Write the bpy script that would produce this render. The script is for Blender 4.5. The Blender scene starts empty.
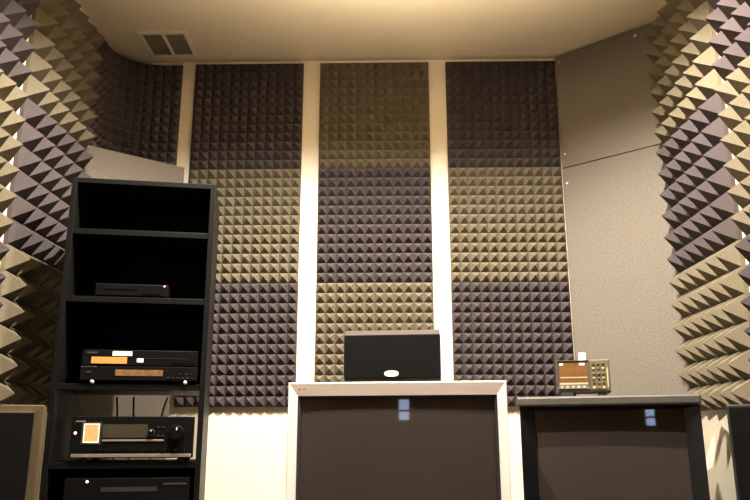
import bpy, bmesh, math, random
from mathutils import Vector, Matrix
random.seed(4)
S = bpy.context.scene
C = S.collection
R = math.radians

# ------------------------------------------------------------------ materials
def mat(name, col, rough=0.6, metal=0.0, noise=None, bump=None, sheen=0.0, spec=0.5, emit=None, coat=0.0):
    """noise=(scale, amount[, col2]) mixes colour variation in; bump=(scale, strength)"""
    m = bpy.data.materials.new(name); m.use_nodes = True
    nt = m.node_tree; b = nt.nodes['Principled BSDF']
    b.inputs['Base Color'].default_value = (*col, 1)
    b.inputs['Roughness'].default_value = rough
    b.inputs['Metallic'].default_value = metal
    b.inputs['Specular IOR Level'].default_value = spec
    b.inputs['Coat Weight'].default_value = coat
    if sheen:
        b.inputs['Sheen Weight'].default_value = sheen
        b.inputs['Sheen Roughness'].default_value = 0.5
    tc = None
    if noise or bump:
        tc = nt.nodes.new('ShaderNodeTexCoord')
    if noise:
        n = nt.nodes.new('ShaderNodeTexNoise'); n.inputs['Scale'].default_value = noise[0]
        n.inputs['Detail'].default_value = 4; n.inputs['Roughness'].default_value = 0.7
        nt.links.new(tc.outputs['Object'], n.inputs['Vector'])
        mr = nt.nodes.new('ShaderNodeMapRange')
        mr.inputs['From Min'].default_value = 0.3; mr.inputs['From Max'].default_value = 0.7
        nt.links.new(n.outputs['Fac'], mr.inputs['Value'])
        mx = nt.nodes.new('ShaderNodeMix'); mx.data_type = 'RGBA'
        c2 = noise[2] if len(noise) > 2 else tuple(c * (1 - noise[1]) for c in col)
        c1 = tuple(min(1, c * (1 + noise[1])) for c in col) if len(noise) < 3 else col
        mx.inputs[6].default_value = (*c2, 1); mx.inputs[7].default_value = (*c1, 1)
        nt.links.new(mr.outputs['Result'], mx.inputs[0])
        nt.links.new(mx.outputs[2], b.inputs['Base Color'])
    if bump:
        n2 = nt.nodes.new('ShaderNodeTexNoise'); n2.inputs['Scale'].default_value = bump[0]
        n2.inputs['Detail'].default_value = 3
        nt.links.new(tc.outputs['Object'], n2.inputs['Vector'])
        bp = nt.nodes.new('ShaderNodeBump'); bp.inputs['Strength'].default_value = bump[1]
        bp.inputs['Distance'].default_value = 0.003
        nt.links.new(n2.outputs['Fac'], bp.inputs['Height']); nt.links.new(bp.outputs['Normal'], b.inputs['Normal'])
    if emit:
        b.inputs['Emission Color'].default_value = (*emit[0], 1)
        b.inputs['Emission Strength'].default_value = emit[1]
    return m

M = dict(
    wall=mat('cream_paint', (0.80, 0.73, 0.58), 0.75, noise=(3, 0.03), bump=(220, 0.06)),
    ceiling=mat('ceiling_paint', (0.80, 0.70, 0.50), 0.8, noise=(2, 0.03), bump=(120, 0.08)),
    carpet=mat('carpet', (0.05, 0.035, 0.025), 0.95, noise=(60, 0.25), bump=(300, 0.5)),
    olive=mat('olive_foam', (0.135, 0.115, 0.080), 0.95, noise=(180, 0.16), bump=(420, 0.35), spec=0.05),
    purple=mat('purple_charcoal_foam', (0.066, 0.054, 0.055), 0.95, noise=(180, 0.16), bump=(420, 0.35), spec=0.05),
    felt=mat('grey_felt', (0.190, 0.170, 0.146), 0.95, noise=(130, 0.0, (0.11, 0.094, 0.076)), bump=(500, 0.4), spec=0.1),
    screw=mat('screw_metal', (0.85, 0.8, 0.7), 0.3, 0.6),
    black=mat('black_laminate', (0.003, 0.003, 0.003), 0.5, spec=0.1, noise=(30, 0.2)),
    edge=mat('black_edge_band', (0.0045, 0.0045, 0.0043), 0.45, spec=0.1),
    deck=mat('black_plastic', (0.003, 0.003, 0.0033), 0.4, spec=0.08),
    deck2=mat('dark_grey_plastic', (0.0038, 0.0038, 0.0041), 0.4, spec=0.1),
    alu=mat('brushed_dark_metal', (0.20, 0.18, 0.15), 0.25, 0.9),
    brightalu=mat('brushed_silver_metal', (0.75, 0.68, 0.55), 0.3, 0.9),
    orange=mat('orange_sticker', (0.60, 0.25, 0.06), 0.5, noise=(60, 0.12)),
    white=mat('white_sticker', (0.88, 0.85, 0.78), 0.5),
    yellow=mat('cream_yellow_sticker', (0.62, 0.40, 0.15), 0.5, noise=(90, 0.15)),
    display=mat('display_glass', (0.04, 0.035, 0.022), 0.15),
    display2=mat('amber_display_glass', (0.16, 0.085, 0.035), 0.25, noise=(70, 0.4)),
    led=mat('red_led', (0.9, 0.3, 0.3), 0.3, emit=((1.0, 0.35, 0.35), 6.0)),
    ivory=mat('ivory_tv_plastic', (0.62, 0.58, 0.54), 0.38, noise=(4, 0.02)),
    tvback=mat('ivory_tv_shell', (0.55, 0.52, 0.48), 0.5),
    screen=mat('dark_screen_glass', (0.027, 0.023, 0.021), 0.025, spec=0.5),
    gasket=mat('black_rubber', (0.01, 0.01, 0.011), 0.6),
    dot=mat('brown_mark', (0.25, 0.09, 0.05), 0.5),
    gloss=mat('gloss_black_plastic', (0.005, 0.005, 0.0055), 0.2, spec=0.3),
    greytop=mat('grey_metal_trim', (0.062, 0.055, 0.048), 0.45, 0.2, noise=(40, 0.1)),
    grille=mat('black_grille_cloth', (0.0045, 0.0047, 0.0045), 0.9, noise=(400, 0.4), bump=(700, 0.5), spec=0.08),
    spkcab=mat('dark_brown_speaker_vinyl', (0.035, 0.021, 0.019), 0.6, noise=(40, 0.15)),
    spkblk=mat('black_ash_vinyl', (0.018, 0.017, 0.016), 0.5, noise=(40, 0.2)),
    olivewood=mat('dull_olive_wood', (0.075, 0.055, 0.026), 0.5, noise=(25, 0.2)),
    scope=mat('beige_grey_plastic', (0.13, 0.105, 0.07), 0.5),
    scopepanel=mat('olive_grey_panel', (0.10, 0.08, 0.04), 0.5, noise=(150, 0.25)),
    scopescreen=mat('brown_reflection_screen', (0.13, 0.062, 0.02), 0.3, noise=(25, 0.2)),  # brown reflection on the glass put into its base colour
    key=mat('pale_keys', (0.36, 0.32, 0.21), 0.5),
    keydark=mat('dark_keys', (0.05, 0.045, 0.035), 0.5),
    vent=mat('white_vent_enamel', (0.80, 0.72, 0.58), 0.45),
    louvre=mat('dusty_vent_louvre', (0.42, 0.38, 0.26), 0.6, noise=(60, 0.2)),
    duct=mat('dark_duct', (0.03, 0.03, 0.025), 0.9),
    lamp=mat('lamp_lens', (1, 0.9, 0.75), 0.4, emit=((1.0, 0.78, 0.48), 12.0)),
    day=mat('daylit_pane', (0.5, 0.6, 0.9), 0.2, emit=((0.55, 0.68, 1.0), 9.0)),
    stand=mat('dark_stand_wood', (0.05, 0.035, 0.025), 0.5, noise=(20, 0.3)),
    brownwall=mat('brown_paint', (0.38, 0.25, 0.18), 0.8, noise=(2, 0.2)),
    wood=mat('brown_door_wood', (0.22, 0.10, 0.04), 0.4, noise=(8, 0.25)),
)

# ------------------------------------------------------------------ mesh helpers
def box(bm, lo, hi, bevel=0.0, seg=2, taper=None):
    """taper=(sx, sz) shrinks the far (+y) face about its centre"""
    vs = []
    cx, cz = (lo[0] + hi[0]) / 2, (lo[2] + hi[2]) / 2
    for x in (lo[0], hi[0]):
        for y in (lo[1], hi[1]):
            for z in (lo[2], hi[2]):
                if taper and y == hi[1]:
                    vs.append(bm.verts.new((cx + (x - cx) * taper[0], y, cz + (z - cz) * taper[1])))
                else:
                    vs.append(bm.verts.new((x, y, z)))
    q = [(0, 1, 3, 2), (4, 6, 7, 5), (0, 4, 5, 1), (2, 3, 7, 6), (0, 2, 6, 4), (1, 5, 7, 3)]
    fs = [bm.faces.new([vs[i] for i in f]) for f in q]
    if bevel:
        es = set(e for f in fs for e in f.edges)
        bmesh.ops.bevel(bm, geom=list(es), offset=bevel, segments=seg, affect='EDGES', profile=0.5)

def tube(bm, pts, rad, n=8):
    """round bar through points"""
    rings = []
    for i, p in enumerate(pts):
        p = Vector(p)
        a = Vector(pts[max(i - 1, 0)]); b = Vector(pts[min(i + 1, len(pts) - 1)])
        t = (b - a).normalized()
        u = t.orthogonal().normalized() if abs(t.z) > 0.99 else t.cross(Vector((0, 0, 1))).normalized()
        v = t.cross(u)
        r = rad[i] if isinstance(rad, (list, tuple)) else rad
        rings.append([bm.verts.new(p + (u * math.cos(k * 2 * math.pi / n) + v * math.sin(k * 2 * math.pi / n)) * r) for k in range(n)])
    for a, b in zip(rings, rings[1:]):
        for k in range(n):
            bm.faces.new((a[k], a[(k + 1) % n], b[(k + 1) % n], b[k]))
    bm.faces.new(rings[0][::-1]); bm.faces.new(rings[-1])

def disc_y(bm, c, r, y0, y1, n=24, r1=None):
    """short cylinder along y facing -y, slightly chamfered"""
    r1 = r if r1 is None else r1
    tube(bm, [(c[0], y1, c[1]), (c[0], y0 + (y1 - y0) * 0.25, c[1]), (c[0], y0, c[1])], [r, r, r1 * 0.85], n)

def frame(bm, lo, hi, inner, y0, y1, inner_y=None):
    """rectangular ring facing -y. lo/hi=(x,z) outer; inner=(x0,z0,x1,z1); inner lip may sit deeper"""
    iy = y0 if inner_y is None else inner_y
    o = [(lo[0], lo[1]), (hi[0], lo[1]), (hi[0], hi[1]), (lo[0], hi[1])]
    i = [(inner[0], inner[1]), (inner[2], inner[1]), (inner[2], inner[3]), (inner[0], inner[3])]
    of = [bm.verts.new((x, y0, z)) for x, z in o]; ob = [bm.verts.new((x, y1, z)) for x, z in o]
    inf = [bm.verts.new((x, iy, z)) for x, z in i]; inb = [bm.verts.new((x, y1, z)) for x, z in i]
    for k in range(4):
        j = (k + 1) % 4
        bm.faces.new((of[k], of[j], inf[j], inf[k])); bm.faces.new((ob[j], ob[k], inb[k], inb[j]))
        bm.faces.new((of[j], of[k], ob[k], ob[j])); bm.faces.new((inf[k], inf[j], inb[j], inb[k]))
    return of

def new_mesh(name, bm, m):
    bmesh.ops.recalc_face_normals(bm, faces=bm.faces[:])
    me = bpy.data.meshes.new(name); bm.to_mesh(me); bm.free()
    me.materials.append(M[m])
    return me

def obj(name, bm, m, parent=None, loc=(0, 0, 0), rz=0.0, smooth=False):
    me = new_mesh(name, bm, m) if isinstance(bm, bmesh.types.BMesh) else bm
    o = bpy.data.objects.new(name, me); C.objects.link(o)
    o.location = loc; o.rotation_euler = (0, 0, rz)
    if parent: o.parent = parent
    if smooth:
        for p in me.polygons: p.use_smooth = True
    return o

def part(name, m, parent, *boxes, bevel=0.0, label=None):
    bm = bmesh.new()
    for lo, hi in boxes: box(bm, lo, hi, bevel)
    o = obj(name, bm, m, parent)
    if label: o['label'] = label
    return o

def tag(o, label, cat, group=None):
    o['label'] = label; o['category'] = cat
    if group: o['group'] = group
    return o

def thing(name, label, cat, loc=(0, 0, 0), rz=0.0, group=None):
    o = bpy.data.objects.new(name, None); C.objects.link(o)
    o.empty_display_size = 0.1
    o.location = loc; o.rotation_euler = (0, 0, rz)
    return tag(o, label, cat, group)

def struct(name, m, *boxes):
    bm = bmesh.new()
    for lo, hi in boxes: box(bm, lo, hi)
    o = obj(name, bm, m); o['kind'] = 'structure'
    return o

# ------------------------------------------------------------------ dimensions (metres)
EYE = 0.90
CEIL = 2.895
TOP = 2.872                   # top edge of the foam
SIDETOP = 2.834               # top edge of the side-wall foam
PH = 0.61                     # foam panel height
XL, XR = -1.464, 1.329        # side walls
YB = 3.655                    # back wall
YR = -2.6                     # rear wall, behind the camera

# ------------------------------------------------------------------ setting
struct('floor', 'carpet', ((XL - .1, YR - .1, -0.08), (XR + .1, YB + .1, 0)))
struct('ceiling', 'ceiling', ((XL - .1, YR - .1, CEIL), (XR + .1, YB + .1, CEIL + .1)))
struct('wall_back', 'wall', ((XL - .1, YB, 0), (XR + .1, YB + .1, CEIL)))
struct('wall_left', 'wall', ((XL - .1, 2.06, 0), (XL, YB, CEIL)))
struct('wall_left_rear', 'brownwall', ((XL - .1, YR, 0), (XL, 2.06, CEIL)))
struct('wall_right_rear', 'brownwall', ((XR, YR, 0), (XR + .1, 2.06, CEIL)))
struct('wall_right', 'wall', ((XR, 2.06, 0), (XR + .1, YB, CEIL)))
WX0, WX1, WZ0, WZ1 = -1.06, -0.89, 1.24, 1.55
struct('wall_front', 'brownwall', ((XL - .1, YR - .1, 0), (WX0, YR, CEIL)), ((WX1, YR - .1, 0), (XR + .1, YR, CEIL)),
       ((WX0, YR - .1, 0), (WX1, YR, WZ0)), ((WX0, YR - .1, WZ1), (WX1, YR, CEIL)))
win = struct('window_1', 'vent', ((WX0, YR - .08, WZ0), (WX0 + .015, YR, WZ1)), ((WX1 - .015, YR - .08, WZ0), (WX1, YR, WZ1)),
             ((WX0 + .015, YR - .08, WZ0), (WX1 - .015, YR, WZ0 + .015)), ((WX0 + .015, YR - .08, WZ1 - .015), (WX1 - .015, YR, WZ1)),
             ((WX0 + .015, YR - .08, 1.375), (WX1 - .015, YR - .02, 1.405)))
part('pane', 'day', win, ((WX0 + .015, YR - .07, WZ0 + .015), (WX1 - .015, YR - .06, 1.375)), ((WX0 + .015, YR - .07, 1.405), (WX1 - .015, YR - .06, WZ1 - .015)))
d = struct('door_1', 'wood', ((-0.45, YR, 0), (0.40, YR + .035, 2.03)))
part('door_handle', 'screw', d, ((0.30, YR + .035, 0.98), (0.33, YR + .085, 1.06)), bevel=.004)
part('door_panel', 'wood', d, ((-.33, YR + .035, .2), (.26, YR + .045, .9)), ((-.33, YR + .035, 1.1), (.26, YR + .045, 1.85)), bevel=.004)

# ------------------------------------------------------------------ pyramid foam
def foam_mesh(name, nx, nz, w, h, base, rise, m, bend=None):
    """slab with nx*nz pyramids; local x 0..w, z 0..-h, back at y=0, pyramids towards -y.
    bend(x, depth) -> (X, Y) wraps the sheet round a corner"""
    bm = bmesh.new()
    rnd = random.Random(nx * 100 + nz)
    f = bend or (lambda x, dpt: (x, -dpt))
    def v(x, dpt, z):
        a, b = f(x, dpt); return bm.verts.new((a, b, z))
    px, pz = w / nx, h / nz
    g = [[v(i * px, base, -j * pz) for j in range(nz + 1)] for i in range(nx + 1)]
    for i in range(nx):
        for j in range(nz):
            k = 0.012
            t = v((i + .5 + rnd.uniform(-k, k)) * px, base + rise * rnd.uniform(.96, 1.0), -(j + .5 + rnd.uniform(-k, k)) * pz)
            q = [g[i][j], g[i + 1][j], g[i + 1][j + 1], g[i][j + 1]]
            for a in range(4): bm.faces.new((q[a], q[(a + 1) % 4], t))
    bt = [v(i * px, -.001, 0) for i in range(nx + 1)]; bb = [v(i * px, -.001, -h) for i in range(nx + 1)]
    for i in range(nx):
        bm.faces.new((bt[i], bt[i + 1], g[i + 1][0], g[i][0])); bm.faces.new((bb[i], bb[i + 1], g[i + 1][nz], g[i][nz]))
        bm.faces.new((bt[i], bt[i + 1], bb[i + 1], bb[i]))
    bm.faces.new([bt[0]] + g[0] + [bb[0]]); bm.faces.new([bt[nx]] + g[nx] + [bb[nx]])
    return new_mesh(name, bm, m)

PW = 0.587
small = {c: foam_mesh('acoustic_foam_panel_' + c, 12, 12, PW, PH - .001, .020, .037, c) for c in ('olive', 'purple')}
BW = 0.578
big = {c: foam_mesh('acoustic_foam_panel_wide_' + c, 6, 6, BW, PH - .001, .018, .074, c) for c in ('olive', 'purple')}
names = {'olive': 'olive brown', 'purple': 'purplish charcoal'}
rowname = ['top', 'middle', 'bottom']
colname = ['left', 'centre', 'right']
DEF = dict(small=small, big=big)
proto = {}
def place_foam(kind, c, loc, rz, label, group):
    key = (kind, c)
    if key not in proto:
        o = proto[key] = obj('acoustic_foam_panel', DEF[kind][c], c)
    else:
        o = proto[key].copy(); C.objects.link(o)
    o.location = loc; o.rotation_euler = (0, 0, rz)
    return tag(o, label, 'foam panel', group)

colx = [-1.041, -0.362, 0.317]
near = {(0, 0): 'under the ceiling by the vent', (0, 1): 'beside the upper half of the shelf rack',
        (0, 2): 'beside the video decks', (1, 0): 'under the ceiling between two cream strips', (1, 1): 'between two cream strips',
        (1, 2): 'behind the centre speaker', (2, 0): 'under the ceiling beside the grey board', (2, 1): 'beside the grey board',
        (2, 2): 'beside the oscilloscope'}
for ci, x in enumerate(colx):
    for ri in range(3):
        c = 'purple' if (ci + ri) % 2 == 0 else 'olive'
        place_foam('small', c, (x, YB, TOP - ri * PH), 0,
                   f'{names[c]} foam panel, {rowname[ri]} of {colname[ci]} column, ' + near[(ci, ri)],
                   'pyramid foam panels on the back wall')
for side in ('left', 'right'):
    for ri in range(3):
        for nf in ('far', 'near'):
            c = 'olive' if (ri + (nf == 'near')) % 2 == 0 else 'purple'
            if side == 'right':
                y = 3.272 if nf == 'far' else 3.272 - BW - .06
                loc, rz = (XR, y, SIDETOP - ri * PH), R(-90)
            else:
                y = 3.264 - BW if nf == 'far' else 3.264 - BW * 2 - .06
                loc, rz = (XL, y, SIDETOP - ri * PH), R(90)
            place_foam('big', c, loc, rz,
                       f'{names[c]} large-pyramid foam panel, {side} wall, {rowname[ri]} row, ' +
                       ('at the picture edge' if nf == 'near' else 'farther from the viewer'),
                       f'large-pyramid foam panels on the {side} wall')

# sheet wrapped round the left back corner
CR, CX0 = 0.25, -1.116
flat = CX0 - (XL + CR)
def corner_bend(s, dpt):
    # s runs from left wall end (0) to the back-wall end
    s = 0.610 - s
    if s < flat: return (CX0 - s, YB - dpt)
    a = (s - flat) / CR
    if a < math.pi / 2:
        r = CR - dpt
        return (XL + CR - r * math.sin(a), YB - CR + r * math.cos(a))
    return (XL + dpt, YB - CR - (s - flat - CR * math.pi / 2))
WC = 0.610
tag(obj('acoustic_foam_panel', foam_mesh('curved_foam', 12, 12, WC, PH - .001, .014, .031, 'purple', corner_bend), 'purple', None, (0, 0, TOP)),
    'dark pyramid foam sheet bent round the upper left room corner near the ceiling vent', 'foam panel')

# ------------------------------------------------------------------ grey felt corner boards
def corner_board(p0, p1, z0, z1, label, screws, group=None, th=0.016):
    p0, p1 = Vector(p0), Vector(p1)
    flip = p1.x < p0.x
    if flip: p0, p1 = p1, p0
    t = thing('corner_board', label, 'wall board', (p0.x, p0.y, z0), math.atan2(p1.y - p0.y, p1.x - p0.x), group)
    part('felt_sheet', 'felt', t, ((0, 0, 0), ((p1 - p0).length, th, z1 - z0)), bevel=.002)
    for sx, sz in screws:
        bm = bmesh.new(); disc_y(bm, (sx, sz - z0), .0065, -.003, .0, 12)
        obj('screw', bm, 'screw', t, smooth=True)
    return t
corner_board((-1.056, 3.602), (-1.452, 3.274), 0.0, 2.262, 'grey speckled felt board across the left corner behind the black rack top', [])
P0, P1 = (0.906, 3.628), (1.311, 3.292)
corner_board(P0, P1, 2.252, 2.885, 'upper grey speckled felt board across the right corner, touching the ceiling', [(.022, 2.85), (.022, 2.325), (.44, 2.85)], 'felt boards across the right corner')
corner_board(P0, P1, 0.0, 2.248, 'lower tall grey felt board across the right corner, behind the oscilloscope', [(.022, 2.165)], 'felt boards across the right corner')

# ------------------------------------------------------------------ ceiling vent
v = thing('ceiling_vent', 'white two-section vent grille in the ceiling near the left corner', 'vent', (-1.268, 3.325, CEIL))
bm = bmesh.new()
W_, D_ = .255, .255
for lo, hi in (((0, 0), (W_, .022)), ((0, D_ - .022), (W_, D_)), ((0, .022), (.022, D_ - .022)), ((W_ - .022, .022), (W_, D_ - .022)), ((W_ / 2 - .009, .022), (W_ / 2 + .009, D_ - .022))):
    box(bm, (lo[0], lo[1], -.012), (hi[0], hi[1], 0), .002, 1)
obj('vent_frame', bm, 'vent', v)
for x0, x1 in ((.022, W_ / 2 - .009), (W_ / 2 + .009, W_ - .022)):
    bm = bmesh.new(); n = 19
    for k in range(n):
        y = .024 + k * (D_ - .05) / (n - 1)
        vs = [bm.verts.new(q) for q in ((x0, y, -.010), (x1, y, -.010), (x1, y + .010, -.001), (x0, y + .010, -.001),
                                        (x0, y + .002, -.0105), (x1, y + .002, -.0105), (x1, y + .012, -.0015), (x0, y + .012, -.0015))]
        for q in ((0, 1, 2, 3), (7, 6, 5, 4), (0, 4, 5, 1), (3, 2, 6, 7), (0, 3, 7, 4), (1, 5, 6, 2)): bm.faces.new([vs[i] for i in q])
    box(bm, (x0, .022, -.0008), (x1, D_ - .022, -.0002))
    obj('louvre', bm, 'louvre', v)

# ------------------------------------------------------------------ black shelf rack
RA = R(10.5)
RO = Vector((-.929, 2.6975, 0))
def rack_at(x, y, z):
    return (RO.x + x * math.cos(RA) - y * math.sin(RA), RO.y + x * math.sin(RA) + y * math.cos(RA), z)
rk = thing('shelf_rack', 'tall black open shelf rack holding the video and audio decks', 'shelf', rack_at(0, 0, 0), RA)
RL, RW, RD, RT = -.2805, .2575, .36, 1.866
for x0, x1 in ((RL, RL + .020), (RW - .020, RW)):
    part('side_panel', 'edge', rk, ((x0, 0, 0), (x1, RD, RT)), bevel=.0015)
xa_, xb_ = RL + .0202, RW - .0202
part('top_panel', 'edge', rk, ((xa_, 0, RT - .02), (xb_, RD, RT)), bevel=.0015)
shelf_c = [1.655, 1.396, 1.077, .804, .48, .14]
for z in shelf_c:
    part('shelf', 'edge', rk, ((xa_, .004, z - .011), (xb_, RD - .012, z + .011)), bevel=.0015)
part('back_panel', 'black', rk, ((xa_, RD - .010, 1.09), (xb_, RD, RT - .02)))
part('back_panel', 'black', rk, ((xa_, RD - .010, .14), (xb_, RD, .793)))
ST = [z + .0112 for z in shelf_c]

def deck_thing(name, label, cat, x, y, z, group=None):
    return thing(name, label, cat, rack_at(x, y, z), RA, group)

# small player, second compartment
t = deck_thing('media_player', 'small slim black player with one pink light, alone on the second compartment', 'media player', -.034, .03, ST[1])
part('casing', 'deck', t, ((-.133, 0, .006), (.133, .22, .055)), bevel=.003)
part('front_panel', 'deck', t, ((-.130, -.004, .010), (.130, -.0002, .051)), bevel=.001)
part('tray', 'deck', t, ((-.10, -.006, .032), (.02, -.0042, .044)), bevel=.0005)
for bx in (.04, .055, .07, .085, .1):
    part('button', 'deck', t, ((bx, -.007, .018), (bx + .009, -.0042, .024)))
part('indicator_light', 'led', t, ((.1165, -.0065, .046), (.1215, -.0042, .051)), bevel=.001, label='pink indicator light')
for fx in (-.11, .11):
    for fy in (.02, .19): part('foot', 'gasket', t, ((fx - .01, fy, 0), (fx + .01, fy + .02, .006)))

# lower deck
zL = ST[2]
lo = deck_thing('video_deck', 'lower black deck with a long amber display, on the third compartment shelf', 'video deck', .022, .004, zL, 'stacked decks in the rack')
part('casing', 'deck', lo, ((-.19, 0, .012), (.185, .29, .064)), bevel=.002)
part('front_panel', 'deck2', lo, ((-.206, -.008, .012), (.206, -.0002, .062)), bevel=.0015)
part('display', 'display2', lo, ((-.085, -.0095, .028), (.082, -.0082, .050)), bevel=.0005, label='long amber display window')
part('trim_strip', 'alu', lo, ((-.205, -.0095, .0575), (-.150, -.0082, .0615)), label='silvery trim strip')
part('name_badge', 'alu', lo, ((-.185, -.0092, .038), (-.168, -.0082, .043)))
for k in range(6):
    part('button', 'alu', lo, ((.098 + k * .017, -.0105, .021), (.107 + k * .017, -.0082, .025)))
for k in range(3):
    part('button', 'alu', lo, ((.140 + k * .02, -.0105, .035), (.148 + k * .02, -.0082, .039)))
for fx in (-.163, .163):
    bm = bmesh.new(); disc_y(bm, (fx, .0070), .0068, -.009, .012, 20)
    obj('front_foot', bm, 'white', lo, smooth=True)['label'] = 'round pale front foot'
for fx in (-.163, .163): part('rear_foot', 'gasket', lo, ((fx - .012, .24, 0), (fx + .012, .265, .012)))

# upper deck
up = deck_thing('video_deck', 'upper black deck with an orange sticker, stacked on the amber-display deck', 'video deck', .022, .004, zL + .0645, 'stacked decks in the rack')
part('casing', 'deck', up, ((-.19, 0, .002), (.185, .27, .058)), bevel=.002)
part('front_panel', 'deck2', up, ((-.204, -.006, .002), (.204, -.0002, .056)), bevel=.0015)
part('name_badge', 'alu', up, ((-.190, -.0075, .043), (-.152, -.0062, .050)), label='small silvery name badge')
part('white_sticker', 'white', up, ((-.100, -.0075, .036), (-.031, -.0062, .052)), label='white paper sticker')
part('orange_sticker', 'orange', up, ((-.172, -.0078, .007), (-.048, -.0062, .031)), bevel=.0005, label='orange cassette flap sticker')
part('square_sticker', 'white', up, ((-.013, -.0078, .013), (.010, -.0062, .027)), label='small white square sticker')
part('tray_edge', 'alu', up, ((.012, -.0075, .0265), (.162, -.0062, .0285)))
for k in range(4):
    part('button', 'deck', up, ((.115 + k * .021, -.0085, .012), (.129 + k * .021, -.0062, .018)))
for fx in (-.16, .16):
    for fy in (.02, .22): part('foot', 'gasket', up, ((fx - .012, fy, 0), (fx + .012, fy + .02, .002)))

# receiver
rc = deck_thing('audio_receiver', 'black audio receiver with a big round volume knob and cream label', 'receiver', .0155, .006, ST[3])
part('casing', 'deck', rc, ((-.198, 0, .014), (.190, .31, .158)), bevel=.003)
part('front_panel', 'deck2', rc, ((-.212, -.010, .014), (.212, -.0002, .157)), bevel=.002)
part('label_backing', 'gasket', rc, ((-.176, -.0112, .060), (-.108, -.0102, .139)))
part('cream_label', 'yellow', rc, ((-.168, -.0125, .067), (-.1155, -.0114, .132)), label='cream label with white border')
bm = bmesh.new(); frame(bm, (-.1690, .0660), (-.1145, .1330), (-.164, .071, -.1195, .128), -.0130, -.0126)
obj('label_border', bm, 'white', rc)
bm = bmesh.new(); disc_y(bm, (-.196, .100), .0045, -.0135, -.010, 14); obj('power_light', bm, 'led', rc, smooth=True)['label'] = 'pink power light'
part('name_badge', 'brightalu', rc, ((-.198, -.0112, .138), (-.165, -.0102, .1425)))
part('display', 'display', rc, ((-.105, -.0115, .083), (.050, -.0102, .130)), bevel=.0005, label='dark display window')
part('trim_bar', 'brightalu', rc, ((-.104, -.0130, .071), (.108, -.0102, .0775)), bevel=.001, label='silvery bar under the display')
part('lower_trim', 'brightalu', rc, ((-.205, -.0120, .017), (.205, -.0102, .0285)), bevel=.001, label='silvery lower trim')
for k in range(11):
    part('button', 'deck', rc, ((-.125 + k * .021, -.0135, .036), (-.112 + k * .021, -.0102, .043)), bevel=.0008)
def knob(parent, cx, cz, r, dep):
    bm = bmesh.new(); disc_y(bm, (cx, cz), r, -.010 - dep, -.0102, 32); k = obj('knob', bm, 'deck', parent, smooth=False)
    part('pointer', 'white', k, ((cx - .002, -.0108 - dep, cz + r * .35), (cx + .002, -.0101 - dep, cz + r * .75)))
    bm = bmesh.new(); disc_y(bm, (cx, cz), r * 1.18, -.0125, -.0102, 32); obj('knob_ring', bm, 'alu' if r < .02 else 'gloss', parent)
knob(rc, .152, .100, .0265, .018)
knob(rc, .062, .102, .011, .010)
for bx, bz in ((.082, .118), (.098, .118), (.082, .088), (.098, .088)):
    part('button', 'alu', rc, ((bx, -.0125, bz), (bx + .010, -.0102, bz + .005)))
for kx in (.110, .150, .180):
    bm = bmesh.new(); disc_y(bm, (kx, .040), .006, -.016, -.0102, 16); obj('jack', bm, 'gloss', rc)
for fx in (-.17, .17):
    for fy in (.02, .27):
        bm = bmesh.new(); tube(bm, [(fx, fy, 0), (fx, fy, .014)], .014, 16); obj('foot', bm, 'gasket', rc)

# amplifier in the lowest visible compartment
am = deck_thing('power_amplifier', 'black deck with a pink light under the receiver shelf, at the picture bottom', 'amplifier', .01, .012, ST[4])
part('casing', 'deck', am, ((-.21, 0, .012), (.21, .3, .270)), bevel=.003)
part('front_panel', 'deck2', am, ((-.212, -.010, .012), (.212, -.0002, .270)), bevel=.002)
bm = bmesh.new(); disc_y(bm, (-.137, .259), .0042, -.0135, -.010, 14); obj('power_light', bm, 'led', am, smooth=True)['label'] = 'pink power light'
part('name_plate', 'alu', am, ((.120, -.0115, .246), (.200, -.0102, .253)))
part('slot', 'gasket', am, ((-.09, -.0108, .225), (.10, -.0102, .240)))
part('display', 'display', am, ((-.12, -.0112, .12), (.12, -.0102, .19)))
for fx in (-.17, .17):
    for fy in (.02, .27): part('foot', 'gasket', am, ((fx - .013, fy, 0), (fx + .013, fy + .02, .012)))

# cables hanging behind the receiver
for (xa, xb, lab) in ((-.117, -.109, 'leftmost of three black cables hanging behind the receiver'),
                      (-.050, -.052, 'middle straight black cable hanging behind the receiver'),
                      (.085, .010, 'rightmost slanting black cable hanging behind the receiver')):
    bm = bmesh.new(); pts = []
    for k in range(13):
        u = k / 12
        pts.append((xa + (xb - xa) * (u ** .7) + .006 * math.sin(u * 5), .392 + .004 * math.sin(u * 4), 1.06 - u * .40))
    tube(bm, pts, .0042, 8)
    o = obj('cable', bm, 'gasket', None, rack_at(0, 0, 0), RA, True); tag(o, lab, 'cable', 'cables behind the receiver')

# ------------------------------------------------------------------ CRT helpers
def crt_screen(bm, x0, z0, x1, z1, y, bulge, n=14):
    g = []
    for i in range(n + 1):
        for j in range(n + 1):
            u, w = i / n * 2 - 1, j / n * 2 - 1
            g.append(bm.verts.new((x0 + (x1 - x0) * i / n, y - bulge * (1 - (u * u + w * w) / 2), z0 + (z1 - z0) * j / n)))
    k = n + 1
    for i in range(n):
        for j in range(n):
            bm.faces.new((g[i * k + j], g[(i + 1) * k + j], g[(i + 1) * k + j + 1], g[i * k + j + 1]))

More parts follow.
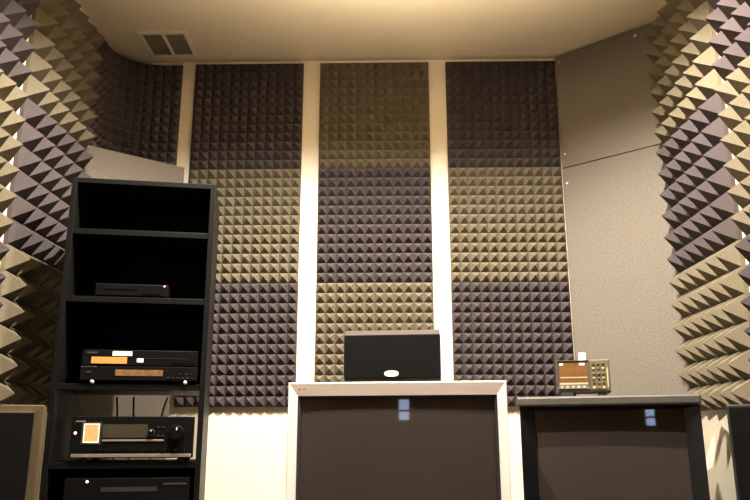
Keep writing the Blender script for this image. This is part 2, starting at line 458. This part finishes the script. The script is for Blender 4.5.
# ------------------------------------------------------------------ ivory television
YA = R(-6)
T1 = (-.384, 2.85)
tv1w, tv1z0, tv1z1 = .822, .42, 1.102
t1 = thing('television', 'large television with ivory front frame under the small speaker', 'television', (T1[0], T1[1], tv1z0), YA)
H1 = tv1z1 - tv1z0
bm = bmesh.new()
IN1 = (.037, .085, tv1w - .036, H1 - .050)
frame(bm, (0, 0), (tv1w, H1), IN1, 0, .06, .012)
bmesh.ops.bevel(bm, geom=[e for e in bm.edges if all(abs(q.co.y) < 1e-6 for q in e.verts)], offset=.006, segments=3, affect='EDGES', profile=.5)
obj('front_frame', bm, 'ivory', t1)['label'] = 'ivory front frame'
bm = bmesh.new(); frame(bm, (IN1[0] + .0003, IN1[1] + .0003), (IN1[2] - .0003, IN1[3] - .0003), (IN1[0] + .010, IN1[1] + .008, IN1[2] - .010, IN1[3] - .008), .010, .05, .022)
obj('screen_surround', bm, 'gasket', t1)
bm = bmesh.new(); crt_screen(bm, IN1[0] + .010, IN1[1] + .008, IN1[2] - .010, IN1[3] - .008, .032, .006); obj('screen', bm, 'screen', t1, smooth=True)['label'] = 'dark glass screen'
bm = bmesh.new(); box(bm, (.012, .0605, .012), (tv1w - .012, .22, H1 - .008), .01); box(bm, (.03, .21, .04), (tv1w - .03, .60, H1 - .02), 0, taper=(.62, .7)); obj('rear_shell', bm, 'tvback', t1)
for k in range(2):
    part('corner_mark', 'dot', t1, ((.041 + k * .017, -.0012, H1 - .030), (.050 + k * .017, .0002, H1 - .022)), label='tiny brown square mark')
bm = bmesh.new()
for k in range(24): box(bm, (.1 + k * .026, -.001, .035), (.118 + k * .026, .0005, .05))
obj('speaker_slots', bm, 'gasket', t1)
def tv_stand(name, label, loc, rz, w, dp, h):
    s = thing(name, label, 'television stand', loc, rz)
    part('top_board', 'stand', s, ((0, 0, h - .03), (w, dp, h)), bevel=.003)
    part('bottom_board', 'stand', s, ((.021, .01, .04), (w - .021, dp - .01, .065)))
    part('side_board', 'stand', s, ((0, 0, 0), (.02, dp, h - .0305)), bevel=.002); part('side_board', 'stand', s, ((w - .02, 0, 0), (w, dp, h - .0305)), bevel=.002)
    part('back_board', 'stand', s, ((.021, dp - .01, .066), (w - .021, dp, h - .031)))
tv_stand('television_stand', 'dark low stand under the ivory television', (T1[0] + .01, T1[1] - .005, 0), YA, tv1w - .02, .45, tv1z0 - .0005)

# ------------------------------------------------------------------ centre speaker on the ivory television
sp = thing('centre_speaker', 'small wide black speaker with silver badge on the ivory television', 'speaker', (T1[0] + .210, 2.850 - .0105, tv1z1 + .0005), R(-5))
SW, SH = .373, .205
bm = bmesh.new()
prof = [(.028, .004), (.240, .004), (.240, SH - .004), (.040, SH - .004), (.010, SH - .028), (.010, .018)]   # (y, z) side profile: slanted brow over the grille
a = [bm.verts.new((.004, y, z)) for y, z in prof]; b = [bm.verts.new((SW - .004, y, z)) for y, z in prof]
for k in range(len(prof)):
    j = (k + 1) % len(prof); bm.faces.new((a[k], a[j], b[j], b[k]))
bm.faces.new(a[::-1]); bm.faces.new(b)
obj('cabinet', bm, 'spkcab', sp)['label'] = 'brown cabinet with slanted top front edge'
part('grille', 'grille', sp, ((.003, -.004, .012), (SW - .003, .0098, SH - .027)), bevel=.004, label='black cloth grille')
bm = bmesh.new(); n = 28
ring = [(SW * .497 + .027 * (abs(math.cos(k * 2 * math.pi / n)) ** .7) * (1 if math.cos(k * 2 * math.pi / n) >= 0 else -1), .030 + .011 * (abs(math.sin(k * 2 * math.pi / n)) ** .8) * (1 if math.sin(k * 2 * math.pi / n) >= 0 else -1)) for k in range(n)]
A = [bm.verts.new((x, -.0045, z)) for x, z in ring]; B = [bm.verts.new((x, -.0075, z)) for x, z in ring]
for k in range(n): bm.faces.new((A[k], A[(k + 1) % n], B[(k + 1) % n], B[k]))
bm.faces.new(A); bm.faces.new(B)
obj('badge', bm, 'white', sp)['label'] = 'pale oval badge'
for fx in (.03, SW - .05):
    for fy in (.04, .2): part('foot', 'gasket', sp, ((fx, fy, 0), (fx + .02, fy + .02, .004)))
part('base_strip', 'gasket', sp, ((.004, .006, .001), (SW - .004, .0275, .0118)))

# ------------------------------------------------------------------ black television (turned towards the room)
YT = R(-20)
T2 = (.508, 3.0)
tv2w, tv2z0, tv2z1 = .672, .50, 1.053
H2 = tv2z1 - tv2z0
t2 = thing('television', 'black television with grey top edge under the oscilloscope, angled in the right corner', 'television', (T2[0], T2[1], tv2z0), YT)
part('top_rail', 'greytop', t2, ((-.002, -.012, H2 - .038), (tv2w + .002, .26, H2)), bevel=.008, label='grey top rail')
bm = bmesh.new()
IN2 = (.062, .070, tv2w - .060, H2 - .052)
frame(bm, (.010, 0), (tv2w - .004, H2 - .0385), IN2, 0, .06, .040)
obj('front_frame', bm, 'gloss', t2)['label'] = 'glossy black frame sloping in to the screen'
bm = bmesh.new(); crt_screen(bm, IN2[0], IN2[1], IN2[2], IN2[3], .052, .006); obj('screen', bm, 'screen', t2, smooth=True)['label'] = 'dark glass screen'
bm = bmesh.new(); box(bm, (.02, .0605, .01), (tv2w - .02, .2, H2 - .039)); box(bm, (.04, .2005, .03), (tv2w - .04, .42, H2 - .045), 0, taper=(.65, .75)); obj('rear_shell', bm, 'deck', t2)
tv_stand('television_stand', 'dark low stand under the black television', (T2[0] + .012, T2[1] - .004, 0), YT, tv2w - .02, .40, tv2z0 - .0005)

# ------------------------------------------------------------------ oscilloscope on the black television
OSW, OSH = .205, .143
os_ = thing('oscilloscope', 'small beige oscilloscope with keypad and brown reflection painted on its screen, on the black television', 'oscilloscope', (.668, 2.985, tv2z1 + .0005), R(-13))
part('casing', 'scope', os_, ((0, .006, .016), (OSW, .13, OSH)), bevel=.004)
bm = bmesh.new(); frame(bm, (.002, .030), (.128, OSH - .002), (.010, .046, .121, OSH - .010), -.002, .0058, .002)
obj('screen_frame', bm, 'keydark', os_)
part('screen', 'scopescreen', os_, ((.0102, .0025, .0462), (.1208, .0056, OSH - .0102)), label='screen with painted brown reflection')
part('screen_line', 'key', os_, ((.014, .0015, .072), (.118, .0024, .0765)))
part('screen_line', 'key', os_, ((.011, .0012, .047), (.120, .0024, .054)))
for (a0, a1) in ((.014, .027), (.090, .110)): part('screen_mark', 'white', os_, ((a0, .0012, OSH - .021), (a1, .0024, OSH - .013)))
for k in range(5):
    part('soft_key', 'key', os_, ((.014 + k * .0215, -.004, .031), (.024 + k * .0215, .0058, .041)), bevel=.001)
part('control_panel', 'scopepanel', os_, ((.131, -.001, .022), (OSW - .003, .0058, OSH - .003)), bevel=.001, label='olive control panel')
for i in range(3):
    for j in range(6):
        rnd_ = (i * 6 + j) % 3 == 0
        m_ = ('key', 'scope', 'key', 'keydark')[(i * 5 + j * 3 + i * j) % 4]
        bm = bmesh.new(); x_, z_ = .142 + i * .0185, .034 + j * .0185
        if rnd_: disc_y(bm, (x_, z_), .0058, -.009, -.0011, 14)
        else: box(bm, (x_ - .0045, -.006, z_ - .0035), (x_ + .0045, -.0011, z_ + .0035), .001, 1)
        obj('knob' if rnd_ else 'button', bm, m_, os_)
part('side_connector_strip', 'key', os_, ((OSW - .013, -.003, .035), (OSW - .008, -.0011, .11)))
part('top_tag', 'white', os_, ((.090, .03, OSH), (.118, .045, OSH + .031)), bevel=.002, label='white tag standing on the casing')
for fx, w_ in ((.012, .048), (.158, .030)):
    part('front_foot', 'gasket', os_, ((fx, .004, 0), (fx + w_, .03, .0158)), bevel=.002, label='black front foot')
    part('rear_foot', 'gasket', os_, ((fx, .10, 0), (fx + w_, .125, .0158)), bevel=.002)

# ------------------------------------------------------------------ floor speakers at the picture edges
ls = thing('floor_speaker', 'black grille floor speaker with olive edge beside the shelf rack', 'speaker', (-1.336, 2.220, 0), R(22), 'tall floor speakers')
LW, LH = .285, 0.998
part('cabinet', 'olivewood', ls, ((0, 0, .02), (LW, .18, LH)), bevel=.003, label='dull olive cabinet')
part('grille', 'grille', ls, ((.018, -.014, .05), (LW - .026, -.0002, LH - .024)), bevel=.003, label='black cloth grille')
part('grille_rail', 'brightalu', ls, ((.018, -.012, LH - .0238), (LW - .026, -.001, LH - .021)), label='thin silvery rail above the grille')
part('plinth', 'gasket', ls, ((.01, .01, 0), (LW - .01, .17, .0198)))
rs = thing('floor_speaker', 'black floor speaker against the right wall at the picture edge', 'speaker', (1.046, 2.36, 0), R(-27), 'tall floor speakers')
part('cabinet', 'spkblk', rs, ((0, 0, .02), (.20, .19, .996)), bevel=.003)
part('grille', 'grille', rs, ((.008, -.014, .05), (.192, -.0002, .988)), bevel=.003, label='black cloth grille')
part('plinth', 'gasket', rs, ((.01, .01, 0), (.19, .18, .0198)))

# ------------------------------------------------------------------ ceiling lamps (the light of the room) and an added uplight
def ring_mesh(prof, n=32):
    bm = bmesh.new()
    vi = [[bm.verts.new((r_ * math.cos(k * 2 * math.pi / n), r_ * math.sin(k * 2 * math.pi / n), z_)) for k in range(n)] for r_, z_ in prof]
    for q in range(len(prof)):
        for k in range(n): bm.faces.new((vi[q][k], vi[q][(k + 1) % n], vi[(q + 1) % len(prof)][(k + 1) % n], vi[(q + 1) % len(prof)][k]))
    return bm

def spot(name, loc, rx, en, col, cone, blend, soft):
    l = bpy.data.lights.new(name, 'SPOT'); l.shadow_soft_size = soft; l.energy = en; l.color = col
    l.spot_size = R(cone); l.spot_blend = blend
    o = bpy.data.objects.new(name, l); C.objects.link(o); o.location = loc; o.rotation_euler = (rx, 0, 0)

def downlight(x, y, power, label, cone=148, blend=.5, rad=.06):
    t = thing('ceiling_light', label, 'ceiling light', (x, y, CEIL), 0, 'round ceiling lights')
    obj('trim_ring', ring_mesh(((rad * 1.02, 0), (rad * 1.3, 0), (rad * 1.3, -.004), (rad * 1.02, -.010))), 'vent', t)
    bm = bmesh.new(); tube(bm, [(0, 0, -.0005), (0, 0, -.006)], rad, 32); obj('lens', bm, 'lamp', t)
    spot('downlight', (x, y, CEIL - .014), 0, power, (1.0, .92, .80), cone, blend, .022)
downlight(-.48, 2.2, 550, 'round ceiling light nearest the left wall')
downlight(.66, 2.2, 500, 'round ceiling light nearest the right wall')

def fill_uplight(x, y, z, power, label):  # unseen bowl lamp, added to brighten the ceiling from below
    t = thing('added_uplight', label, 'added light', (x, y, z))
    bm = bmesh.new(); tube(bm, [(0, 0, .03), (0, 0, CEIL - z - .02)], .006, 12); obj('rod', bm, 'vent', t)
    bm = bmesh.new(); tube(bm, [(0, 0, CEIL - z - .02), (0, 0, CEIL - z)], [.04, .05], 24); obj('canopy', bm, 'vent', t)
    obj('bowl_shade', ring_mesh(((.004, -.034), (.08, -.026), (.125, 0), (.122, 0), (.078, -.022), (.004, -.030))), 'vent', t)
    bm = bmesh.new(); bmesh.ops.create_uvsphere(bm, u_segments=16, v_segments=10, radius=.014, matrix=Matrix.Translation((0, 0, -.012))); obj('bulb', bm, 'lamp', t, smooth=True)
    spot('uplight', (x, y, z + .012), math.pi, power, (1.0, .86, .64), 156, .5, .02)
fill_uplight(.08, 2.05, 2.42, 270, 'added unseen bowl uplight brightening the ceiling')

w = bpy.data.worlds.new('World'); S.world = w; w.use_nodes = True
w.node_tree.nodes['Background'].inputs['Color'].default_value = (.02, .018, .015, 1)

# ------------------------------------------------------------------ camera
f, th, yaw, roll = 738.0, .248277, -.018183, -.0012447
cam = bpy.data.cameras.new('camera'); co = bpy.data.objects.new('camera', cam); C.objects.link(co)
cam.sensor_fit = 'HORIZONTAL'; cam.sensor_width = 36; cam.lens = 36 * f / 750
cam.clip_start = .05
cy, sy, ct, st = math.cos(yaw), math.sin(yaw), math.cos(th), math.sin(th)
fw = Vector((sy * ct, cy * ct, st)); rt = Vector((cy, -sy, 0)); upv = rt.cross(fw)
cr, sr = math.cos(roll), math.sin(roll)
r2 = rt * cr + upv * sr; u2 = -rt * sr + upv * cr
co.matrix_world = Matrix(((r2.x, u2.x, -fw.x, 0), (r2.y, u2.y, -fw.y, 0), (r2.z, u2.z, -fw.z, EYE), (0, 0, 0, 1)))
S.camera = co
S.view_settings.view_transform = 'Standard'; S.view_settings.look = 'None'
S.view_settings.gamma = 1; S.view_settings.use_curve_mapping = False
S.view_settings.exposure = 0.0
